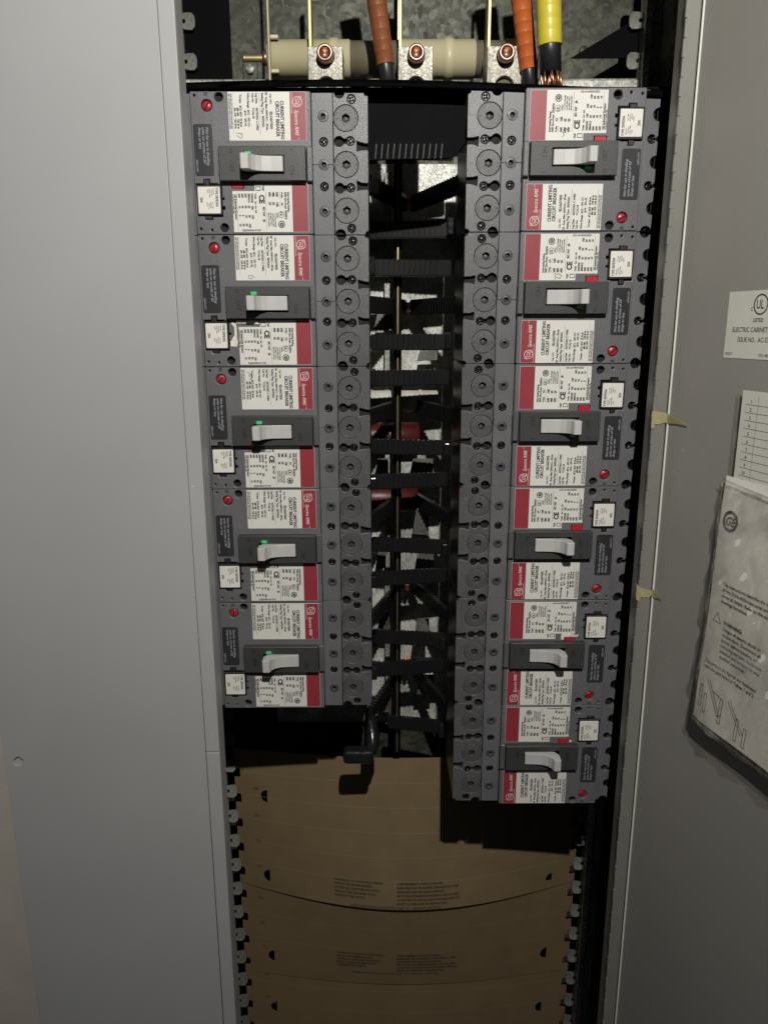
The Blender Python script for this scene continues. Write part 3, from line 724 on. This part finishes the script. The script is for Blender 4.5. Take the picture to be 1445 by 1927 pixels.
# ---------------------------------------------------------------- mounting rails with tabs
def rail(x, sgn, label):
    t = thing('mounting_rail', label, 'mounting rail', (x, 0, 0), 'galvanised mounting rails behind the breakers')
    MB().box(min(0,-sgn*22), max(0,-sgn*22), 180.5, 183, floorz+6, topz-6, .4).box(-.9 if sgn>0 else -1.1,1.1 if sgn>0 else .9, 146, 180.4, floorz+6, topz-6, .3).box(0 if sgn>0 else -6.5,6.5 if sgn>0 else 0,144,146,floorz+6,topz-6,.4).build('rail_web', 'galv' , t)
    tabp = [(0,-6.2),(6.5,-7.6),(11.5,-7.6),(14.2,-4.8),(14.6,0),(14.2,4.8),(11.5,7.6),(6.5,7.6),(0,6.2)]
    tabm = plate([(sgn*a,b) for a,b in tabp] if sgn > 0 else [(sgn*a,b) for a,b in tabp][::-1], [circ(sgn*3.4,0,1.8,10)], 2.2, .4)
    tm = MB(); tm.mesh(tabm, Matrix(((1,0,0,0),(0,0,-1,0),(0,1,0,0),(0,0,0,1)))); td = tm.data('tab', 'zinc')
    for k in range(-3, 37):
        zz = 73.7-34.97*k
        if zz < floorz+20: break
        o = link('tab', td, None, t, (0, 171, zz)); o.rotation_euler = (-.55 if zz < -500 else 0, 0, 0)
    return t
rail(-209, 1, 'left galvanised mounting rail with a row of punched tabs')
rail(237.5, -1, 'right galvanised mounting rail with a row of punched tabs')

# ---------------------------------------------------------------- brown insulating boards, bowed towards the viewer
def board(name, label, z0, z1, bow0, bow1, yoff, perfs, marks, slots, textz, notch=True):
    """z0 top, z1 bottom; bow0/bow1 how far the middle stands forward at top/bottom"""
    X0, X1 = -198, 227
    def bend(v):
        f = (z0-v.z)/(z0-z1); b = bow0+(bow1-bow0)*f; xx = (v.x-(X0+X1)/2)/((X1-X0)/2)
        return Vector((v.x, 176+yoff - b*math.cos(xx*PI/2)**1.0 + v.y, v.z))
    t = thing(name, label, 'insulating board', (0,0,0), 'brown insulating boards below the breakers')
    out = [(X0,z1),(X1,z1)]
    zs = []
    zz = 73.7-34.97*40-11.5
    while zz < z0-8:
        if zz > z1+8: zs.append(zz)
        zz += 34.97
    for zz in zs: out += [(X1,zz-6.5)]+circ(X1-5.5,zz-4.5+0,2.0,3,-PI/2,-PI)+circ(X1-5.5,zz+4.0,2.0,3,PI,PI/2)+[(X1,zz+6)]
    out += [(X1,z0),(X0,z0)]
    for zz in zs[::-1]: out += [(X0,zz+6)]+circ(X0+5.5,zz+4.0,2.0,3,PI/2,0)+circ(X0+5.5,zz-4.5,2.0,3,0,-PI/2)+[(X0,zz-6.5)]
    hs = [circ(x,zz,8.6,12,PI/2,1.5*PI) if x > 0 else circ(x,zz,8.6,12,PI/2,1.5*PI) for x,zz in slots]
    hs = [[(x+(a-x)*.95, b) for a,b in h] for h,(x,_) in zip(hs, slots)]
    me = plate(out, hs, 1.2, 0)
    mb = MB(); mb.mesh(me, Matrix(((1,0,0,0),(0,0,-1,0),(0,1,0,0),(0,0,0,1))))
    for i in range(1, 28):
        x = X0+(X1-X0)*i/28
        bmesh.ops.bisect_plane(mb.bm, geom=list(mb.bm.verts)+list(mb.bm.edges)+list(mb.bm.faces), plane_co=(x,0,0), plane_no=(1,0,0))
    bmesh.ops.triangulate(mb.bm, faces=mb.bm.faces)
    warp(mb, bend); bmesh.ops.recalc_face_normals(mb.bm, faces=mb.bm.faces)
    mb.build('board_sheet', 'kraft', t)
    mb = MB()
    for zz in perfs:
        x = X0+14
        while x < X1-14:
            a, b = x, x+2.6
            mb.bm.faces.new([mb.bm.verts.new(p) for p in ((a,-.85,zz-.32),(b,-.85,zz-.32),(b,-.85,zz+.32),(a,-.85,zz+.32))]); x += 4.3
    o = warp(mb, bend).build('perforation', 'perf', t); tag(o, kind='stuff')
    mb = MB()
    def bt(s, size, x, zz, **k): mb.mesh(text2d(s, size, **k), Matrix(((1,0,0,x),(0,0,-1,-.85),(0,1,0,zz),(0,0,0,1))))
    for s, x, zz in marks: bt(s, 5.2, x, zz, bold=.1)
    if textz:
        for i, s in enumerate(('WARNING TO AVOID ELECTRICAL','SHOCK OR SEVERE INJURY,','COVER ALL EXPOSED BUS WITH','INSULATORS SECURED WITH','FORCE-FITTED RIVETS.')): bt(s, 3.9, -75.7, textz-5.13*i, bold=.16, sx=.98)
        for i, s in enumerate(('AVERTISSEMENT: POUR EVITER DES','BLESSURES PAR TRANSFERT D\'ENERGIE OU DES','BLESSURES GRAVES, RECOUVRIR LES','SECTIONS DE BARRES EXPOSEES A DECOUVERT','AU MOYEN DE CES ISOLANTS POUSSES AVEC LE','RIVETS OU FERRURES DE SEPARATION.')): bt(s, 3.9, 0.7, textz-5.13*i-.5, bold=.16, sx=.90)
        bt('ORDER ADDITIONAL INSULATORS, PART NO. 10046021001, FROM GE', 3.7, -56, textz-31.4, bold=.12, sx=.95)
    bmesh.ops.triangulate(mb.bm, faces=mb.bm.faces)
    o = warp(mb, bend).build('board_print', 'kink', t); tag(o, kind='stuff')
    return t
board('insulating_board', 'upper brown board, broadest and most bowed, under the left column', -674.3, -864.9, 24, 49, 0,
      [-704.7,-736.1,-767.5,-798.9,-829.3], [('4X',-174.1,-727.7),('3X',-174.1,-764.4),('2X',-174.1,-800.0),('1X',-174.1,-835.6)], [(-157.4,-735.1),(-157.4,-845.0),(195.4,-852.3)], -832.4)
board('insulating_board', 'middle brown board with the second block of small warning text', -856.5, -1001.0, 41.5, 24, .9,
      [-906.8,-944.5], [('3X',-174.1,-884.8),('2X',-174.1,-922.5),('1X',-174.1,-959.1)], [(-157.4,-971.7),(195.4,-969.6)], -951.8)
board('insulating_board', 'lowest brown board, cut off by the bottom edge of the photo', -992.6, -1164.3, 22, 22, 1.8,
      [-1015.7,-1049.2,-1085.8], [('3X',-172.1,-1005.2),('2X',-172.1,-1041.8)], [(-157.4,-1055.5),(193.4,-1057.5)], None)

def pz(k): return -(17.5+34.93*k)
def strap_bar(mb, a, b, hgt=15.5, th=5.5):
    """bar from a to b (x,y), upright section"""
    a = Vector(a); b = Vector(b); d = (b-a).normalized(); n = Vector((-d.y, d.x))*th/2
    zc, h = 0, hgt/2
    q = [a-n, b-n, b+n, a+n]
    mb.hexa([(p.x,p.y,-h) for p in q], [(p.x,p.y,h) for p in q])
    es = list(mb.bm.edges)
    return d, n
def ribs(a, b, cnt, hgt=15.5, th=5.5, f0=.08, f1=.9, slant=1.2):
    mb = MB(); a = Vector(a); b = Vector(b); d = (b-a).normalized(); n = Vector((-d.y, d.x))
    if n.y > 0: n = -n
    for i in range(cnt):
        f = f0+(f1-f0)*i/(cnt-1); c = a+(b-a)*f
        h = hgt/2+.25
        p0 = c+n*(th/2+.45); p1 = c-n*(th/2+.2)
        w2 = d*.55
        sl = d*slant
        mb.hexa([tuple((p0-w2-sl*.5))+(-h,), tuple((p0+w2-sl*.5))+(-h,), tuple((p1+w2-sl*.5))+(-h,), tuple((p1-w2-sl*.5))+(-h,)],
                [tuple((p0-w2+sl*.5))+(h,), tuple((p0+w2+sl*.5))+(h,), tuple((p1+w2+sl*.5))+(h,), tuple((p1-w2+sl*.5))+(h,)])
        if slant: bmesh.ops.create_icosphere(mb.bm, subdivisions=2, radius=.75, matrix=Matrix.Translation(tuple(p0+sl*.5)+(h-.3,)))  # small beads added at rib ends for points of highlight
    return mb
# ---------------------------------------------------------------- black barrier over the top row
bs = thing('barrier_sheet', 'black plastic barrier sheet curving across above the top breakers', 'barrier sheet')
mb = MB(); n = 24; V = []
for i in range(n+1):
    x = -176+(236+176)*i/n
    zt = 6.0 + 4.0*math.cos((x-(-70))/115) - .02*abs(x-20)*.3
    V.append([mb.bm.verts.new(p) for p in ((x,-1.5,zt-6),(x,1,zt-1),(x,6,zt+1.5),(x,14,zt+2.2),(x,20,zt+1.8))])
for i in range(n):
    for j in range(4): mb.bm.faces.new((V[i][j],V[i+1][j],V[i+1][j+1],V[i][j+1]))
bmesh.ops.solidify(mb.bm, geom=list(mb.bm.faces), thickness=1.0)
mb.build('shelf', 'sheet', bs, smooth=True)
MB().box(-26.2,52,17,18,-40,.2).box(-176,236,18.2,19.2,.4,8.6).build('apron', 'sheet', bs)
mb = MB(); mb.prism([(-26.5,-46),(40,-44.5),(46,-42),(48,-38),(52,-33),(-26.5,-33)], 13.5, 16.8)
mb.build('ribbed_hem', 'sheet', bs)
o = ribs((-27,15),(52,15), 12, hgt=11.5, th=3.4, f0=.09, f1=.76).build('hem_ridge', 'strap', bs, (0,0,-39)); tag(o, kind='stuff')
MB().box(200,240,20,21,-30,6).build('apron', 'sheet', bs)

# ---------------------------------------------------------------- straps between the columns
SG = 'black insulated straps between the breaker columns'
ordn = ['first','second','third','fourth','fifth','sixth','seventh','eighth','ninth','tenth','eleventh','twelfth']
ns = nv = 0
for k in range(18):
    z = pz(k)
    if k % 3 == 1:
        lab = f'black ribbed V shaped strap pair, {ordn[nv]} from the top in the central gap'; nv += 1
        t = thing('bus_strap', lab, 'bus strap', (0,0,z), SG)
        xl, xr = (-30, 58)
        for a, b in (((xl,77),(9.2,200)), ((xr,77),(16.0,200))):
            mb = MB(); strap_bar(mb, a, b); bmesh.ops.bevel(mb.bm, geom=list(mb.bm.edges), offset=1.3, segments=2, affect='EDGES'); mb.build('strap_arm', 'strap', t)
            o = ribs(a, b, 19, f0=.04, f1=.93, slant=0).build('wrap_ridge', 'ridge', t); tag(o, kind='stuff')
        MB().box(10.2,15.2,186,206,-5,5,.4).box(11.2,14.2,182,187,-3.2,3.2,.3).build('copper_link', 'copper', t)
        if k > 10:
            MB().box(9.6,12.2,190,204,0,11,.4).build('copper_link', 'copper', t); MB().box(13.6,16.2,190,204,0,11,.4).build('copper_link', 'copper', t)
            if k == 13: MB().lathe([(3.2,0),(3.2,3),(1.6,3),(1.6,13)], (17,186,7), axis=(1,0,0), n=10).build('bolt', 'brass', t)
        if k == 16:
            mb = MB(); mb.tube([(-27,80,-4),(-29,74,-8),(-27,68,-16),(-26.5,60,-24),(-28.5,58,-30),(-34,57,-33)], [7.5,7.5,7.5,7.5,7.5,7], 12); mb.build('strap_bend', 'glossblack', t, smooth=True)
            MB().box(-57,-25,46,62,-40.5,-25.5,4.2,3).build('strap_end', 'glossblack', t, smooth=False)
    else:
        up = k % 3 == 0
        lab = f'straight black ribbed strap, {ordn[ns]} straight one from the top in the gap'; ns += 1
        t = thing('bus_strap', lab, 'bus strap', (0,0,z), SG)
        a, b = ((-27,112),(52,124)) if up else ((-27,124),(52,112))
        if k == 17: a, b = (-10,126),(48,114)
        mb = MB(); strap_bar(mb, a, b); bmesh.ops.bevel(mb.bm, geom=list(mb.bm.edges), offset=1.1, segments=2, affect='EDGES'); mb.build('strap_bar', 'strap', t)
        o = ribs(a, b, 12, f0=.09, f1=.80).build('wrap_ridge', 'ridge', t); tag(o, kind='stuff')
        # the turned-out end at the near side
        s = -1 if up else 1; xe = -25 if up else 49; 
        MB().box(xe-3.2, xe+3.2, 100, 114, -6.5, 9.5 if k < 7 else 6.5, 1.2, 2).build('strap_end', 'glossblack', t)

# ---------------------------------------------------------------- bus bars and odd steel behind the gap
o = MB().box(-3.4,4.2,136,165,-660,150,.5).build('bus_bar', 'sheet'); tag(o, 'black upright bus bar with a thin bright edge in the central gap', 'bus bar')
MB().box(-.7,1.3,133.5,136,-655,149,.3).build('bar_edge', 'bluebar', o)
MB().box(-150,175,226,228,-668,-8,.5).build('back_pan', 'pan', cab)
mb = MB(); mb.box(-13,-4,206,225.8,-660,-20,.6).box(-34,-31,170,225.8,-660,-20,.4).box(64,67,170,225.8,-660,-20,.4)
mb.build('pan_rib', 'galv', cab)
def cyl(name, label, x0, x1, y, z, r, m, collars=()):
    prof = [(r-1,0),(r,.8)]
    for c in collars: prof += [(r,c-2),(r+.8,c-1.6),(r+.8,c+1.6),(r,c+2)]
    prof += [(r,x1-x0-.8),(r-1,x1-x0)]
    t = thing('standoff_insulator', label, 'insulator', (x0,y,z))
    MB().lathe(prof, (0,0,0), axis=(1,0,0), n=32).build('insulator_body', m, t)
cyl('i', 'white round insulator glinting behind the middle of the central gap', -58, 45, 186, -257, 12, 'card', (30,60,84))
cyl('i', 'upper dull red round insulator behind the central gap', -70, 26, 196, -296, 15, 'redshrink')
cyl('i', 'lower dull red round insulator behind the central gap', -70, 24, 196, -368, 16, 'redshrink')
for i, (x0,x1,z0,z1,y) in enumerate(((-24,-4,-180,-162,178),(22,44,-214,-200,186),(14,40,-338,-318,170),(-24,-9,-336,-318,172),(18,36,-404,-376,172),(-24,-12,-446,-420,172),(20,42,-450,-424,170),(20,38,-540,-506,172),(-22,-8,-520,-496,170),(24,44,-600,-575,168),(-20,-6,-622,-600,168))):
    mb = MB(); sk = 4 if i % 2 else -4
    mb.prism([(x0,z0),(x1,z0+sk*.4),(x1,z1),(x0+abs(sk),z1)], y, y+1.5); mb.build('angle_bracket', 'zinc', cab)
MB().box(20,44,182,185,-604,-560,.5).build('bracket_plate', 'card', cab)

# ---------------------------------------------------------------- top compartment
MB().box(-207,-118,160,172,36,56,2.6,3).build('cross_channel', 'galv', cab)
MB().box(112,234,160,172,36,56,2.6,3).build('cross_channel', 'galv', cab)
MB().box(-116,112,160,170,30,42,1).build('cross_channel', 'galvd', cab)
for x in (-153, 157):
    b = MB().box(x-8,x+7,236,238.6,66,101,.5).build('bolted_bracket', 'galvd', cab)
    MB().lathe([(5.0,0),(5.0,3.2),(4.4,3.8)], (x,236,86), n=6).build('bolt', 'galv', b)
for x, z in ((-116,110),(-88,112),(-60,76),(198,106)):
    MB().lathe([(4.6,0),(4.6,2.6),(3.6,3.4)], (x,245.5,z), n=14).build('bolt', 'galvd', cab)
mb = MB(); mb.prism([(170,78),(238,78),(238,116)], 176, 178); o = mb.build('dark_patch_plate', 'sheet'); tag(o, 'added black wedge standing in for shade in the top right corner of the compartment', 'plate')  # wedge added to give the diagonal shadow as solid black
o = MB().box(-207,-162,176,178,60,200).build('dark_patch_plate', 'sheet'); tag(o, 'added black plate filling a dark patch in the top left corner of the compartment', 'plate')  # plate added to fill the dark corner with black
o = MB().box(-113.6,-112.2,84,92,20,200,.3).build('phase_barrier', 'cream'); tag(o, 'thin cream upright divider at the left end of the cream insulator', 'divider')
# cream standoff insulators with collars, lying across
def insul(label, x0, x1, collars, bolt=False, ends=True):
    t = thing('standoff_insulator', label, 'insulator', (x0,112,57.2), 'cream insulators across the top')
    prof = [(14.6,0),(15.9,.8)]
    for c in collars: prof += [(15.9,c-4-x0),(17.2,c-3.4-x0),(17.2,c+3.4-x0),(15.9,c+4-x0)]
    prof += [(15.9,x1-x0-.8),(14.6,x1-x0)]
    MB().lathe(prof, (0,0,0), axis=(1,0,0), n=40).build('insulator_body', 'cream', t)
    return t
t = insul('left cream cylindrical insulator with a threaded stud at its end', -117, -43, [-58])
mb = MB(); 
for s in (-1,1): mb.box(1,11,-16.4,-13.0,s*13.6-1.6,s*13.6+1.6,.6)
mb.build('end_clip', 'cream', t)
prof = [(3.4,-22)]
for i in range(14): prof += [(3.4,-21+i*1.4),(2.8,-20.3+i*1.4)]
prof += [(3.2,0)]
MB().lathe(prof, (0,-4,0), axis=(1,0,0), n=14).build('stud', 'brass', t)
MB().lathe([(6.5,-4.5),(6.5,0)], (0,-4,0), axis=(1,0,0), n=6).build('nut', 'lugcu', t)
insul('middle cream cylindrical insulator with a raised collar, between two lugs', -1, 69, [45])
insul('short cream insulator end just left of the orange cable', 95, 106, [])
t = thing('grey_tubing', 'shade-painted grey sleeve between the left and middle cream insulators', 'tubing', (-43,112,57.2), 'darker grey tube stretches beside the cream insulators')
MB().lathe([(14.9,0),(14.9,42)], (0,0,0), axis=(1,0,0), n=32).build('tubing_body', 'smoke', t)  # shadowed stretch of the cream tube, its shade put into the grey
t = thing('grey_tubing', 'darker grey sleeve right of the collared cream insulator', 'tubing', (69,112,57.2), 'darker grey tube stretches beside the cream insulators')
MB().lathe([(14.9,0),(14.9,26)], (0,0,0), axis=(1,0,0), n=32).build('tubing_body', 'smoke', t)  # same line of tube carried on in a darker grey

def lug(x, label, rx):
    t = thing('cable_lug', label, 'cable lug', (x, 60, 15), 'aluminium lugs above the breakers')
    me = plate([(-14.6,-14),(14.6,-14),(14.6,35.6),(13.6,36.6),(-13.6,36.6),(-14.6,35.6)], [circ(.5,6.0,7.9,24), circ(.4,30.2-1.5,7.3,24)], 30, .5)
    mb = MB(); mb.mesh(me, Matrix(((1,0,0,0),(0,0,-1,15),(0,1,0,0),(0,0,0,1)))); mb.build('lug_block', 'lug', t)
    MB().lathe([(7.8,-29),(7.8,-5)], (.5,0,6), n=20).build('wire_hole', 'smoke', t)
    mb = MB(); mb.lathe([(6.9,-10),(6.9,9.5),(6.2,10.6),(4.6,10.6),(4.3,10.0)], (.4,0,28.9), n=28, cap1=False)
    mb.lathe([(4.3,10.0),(3.9,4.0)], (.4,0,28.9), n=6, cap1=True, cap0=False)
    for f in mb.bm.faces: pass
    mb.build('set_screw', 'lugcu', t)
    MB().box(rx-x-1.3, rx-x+1.3, 14, 32, 20, 150, .3).build('bus_riser', 'brass', t)
    return t
lug(-62.6, 'leftmost of the three speckled aluminium lugs, copper set screw on top', -76)
lug(13.4, 'middle one of the three speckled aluminium lugs, copper set screw on top', .8)
lug(88.4, 'rightmost of the three speckled aluminium lugs, beside the orange cable', 76.5)

def cable(name, label, tape, p0, p1, rt, rb, zcut, strands=False):
    """p0 top, p1 bottom; tape ends at zcut"""
    t = thing(name, label, 'cable', p1, 'thick taped cables')
    P0, P1 = Vector(p0)-Vector(p1), Vector((0,0,0)); d = (P0-P1)
    f = lambda z: P1+d*((z-p1[2])/d.z)
    mb = MB(); pts, rad = [], []
    z = zcut; k = 0; total = p0[2]-zcut
    while z < p0[2]:
        q = (z-zcut)/total; r = rb+(rt-rb)*q
        step = 8.6+random.uniform(-1.2,1.2)
        pts += [f(z), f(z+.25), f(z+step-.1)]; rad += [r+.02, r+.12, r+.06]
        z += step
    mb.tube(pts, rad, 28); mb.build('phase_tape', tape, t)
    mb = MB(); mb.tube([f(p0[2]), f(zcut), f(p1[2]+ (4 if strands else 0))], [rt-1, rb-.9, rb-.9], 24); mb.build('jacket', 'jacket', t)
    if strands:
        mb = MB()
        for i in range(44):
            a = random.uniform(0, 2*PI); r = (rb-2)*math.sqrt(random.random())
            b = f(p1[2]+6)+Vector((r*math.cos(a), r*math.sin(a), 0)); e = b+Vector((random.uniform(-2,2)+1.5, random.uniform(-2,2), -14-random.uniform(0,5)))
            mb.tube([b, (b+e)/2+Vector((random.uniform(-.5,.5),0,0)), e], .75, 6)
        mb.build('copper_strand', 'copper', t)
        t.children[-1]['kind'] = 'stuff'
    return t
cable('brown_cable', 'thick cable wrapped in brown tape left of the middle lug', 'brown', (-30.5,58,160), (-7.6,56,8), 9.2, 7.4, 36)
cable('orange_cable', 'thick cable wrapped in orange tape left of the yellow one', 'orange', (87,60,170), (112.5,56,6), 10.4, 7.2, 32)
cable('yellow_cable', 'thick cable wrapped in yellow tape with bare copper strands at its foot', 'yellow', (109.5,28,170), (121.4,28,18), 10.2, 9.6, 41, True)

# ---------------------------------------------------------------- masking tape scraps on the hinge fold
def tape(label, z, pts):
    mb = MB(); mb.prism(ragged(pts,.35,4), -.25, 0)
    for v in mb.bm.verts: v.co.y += .35*math.sin(v.co.x*1.3)*0
    o = mb.build('masking_tape', 'mask'); o.location = Vector((0,-61.4,z))*S
    tag(o, label, 'tape', 'torn masking tape on the hinge fold')
tape('upper scrap of yellowed masking tape on the hinge fold', -248, [(193.6,7),(204,5.5),(206.4,4),(206.3,-2),(200,-3.5),(196.5,-3.6),(195.8,-6.8),(193.9,-6.5)])
tape('lower scrap of yellowed masking tape on the hinge fold', -390, [(192.4,8),(195,4.6),(206.3,1.5),(206.4,-2),(203,-4.4),(196.6,-4.0),(196,-8.4),(193.0,-6)])
# the tape tails stuck on to the door
for (lab, z, q) in (('pointed tail of the upper masking tape, stuck on the door', -247, [(0,3.8),(24,-1.6),(25,-2.4),(12,-2.8),(0,-3.4)]), ('ragged tail of the lower masking tape, stuck on the door', -389, [(0,2),(8,.8),(13,-.6),(12,-3),(9,-2.4),(5,-4.2),(0,-3.4)])):
    me = plate([(a+1.7,b) for a,b in ragged(q[::-1],.25,3)], [], .25, .03); mb = MB(); mb.mesh(me, Matrix.Translation((0,z,1.1)))
    o = mb.build('masking_tape', 'mask'); o.matrix_world = DM; tag(o, lab, 'tape', 'torn masking tape on the hinge fold')
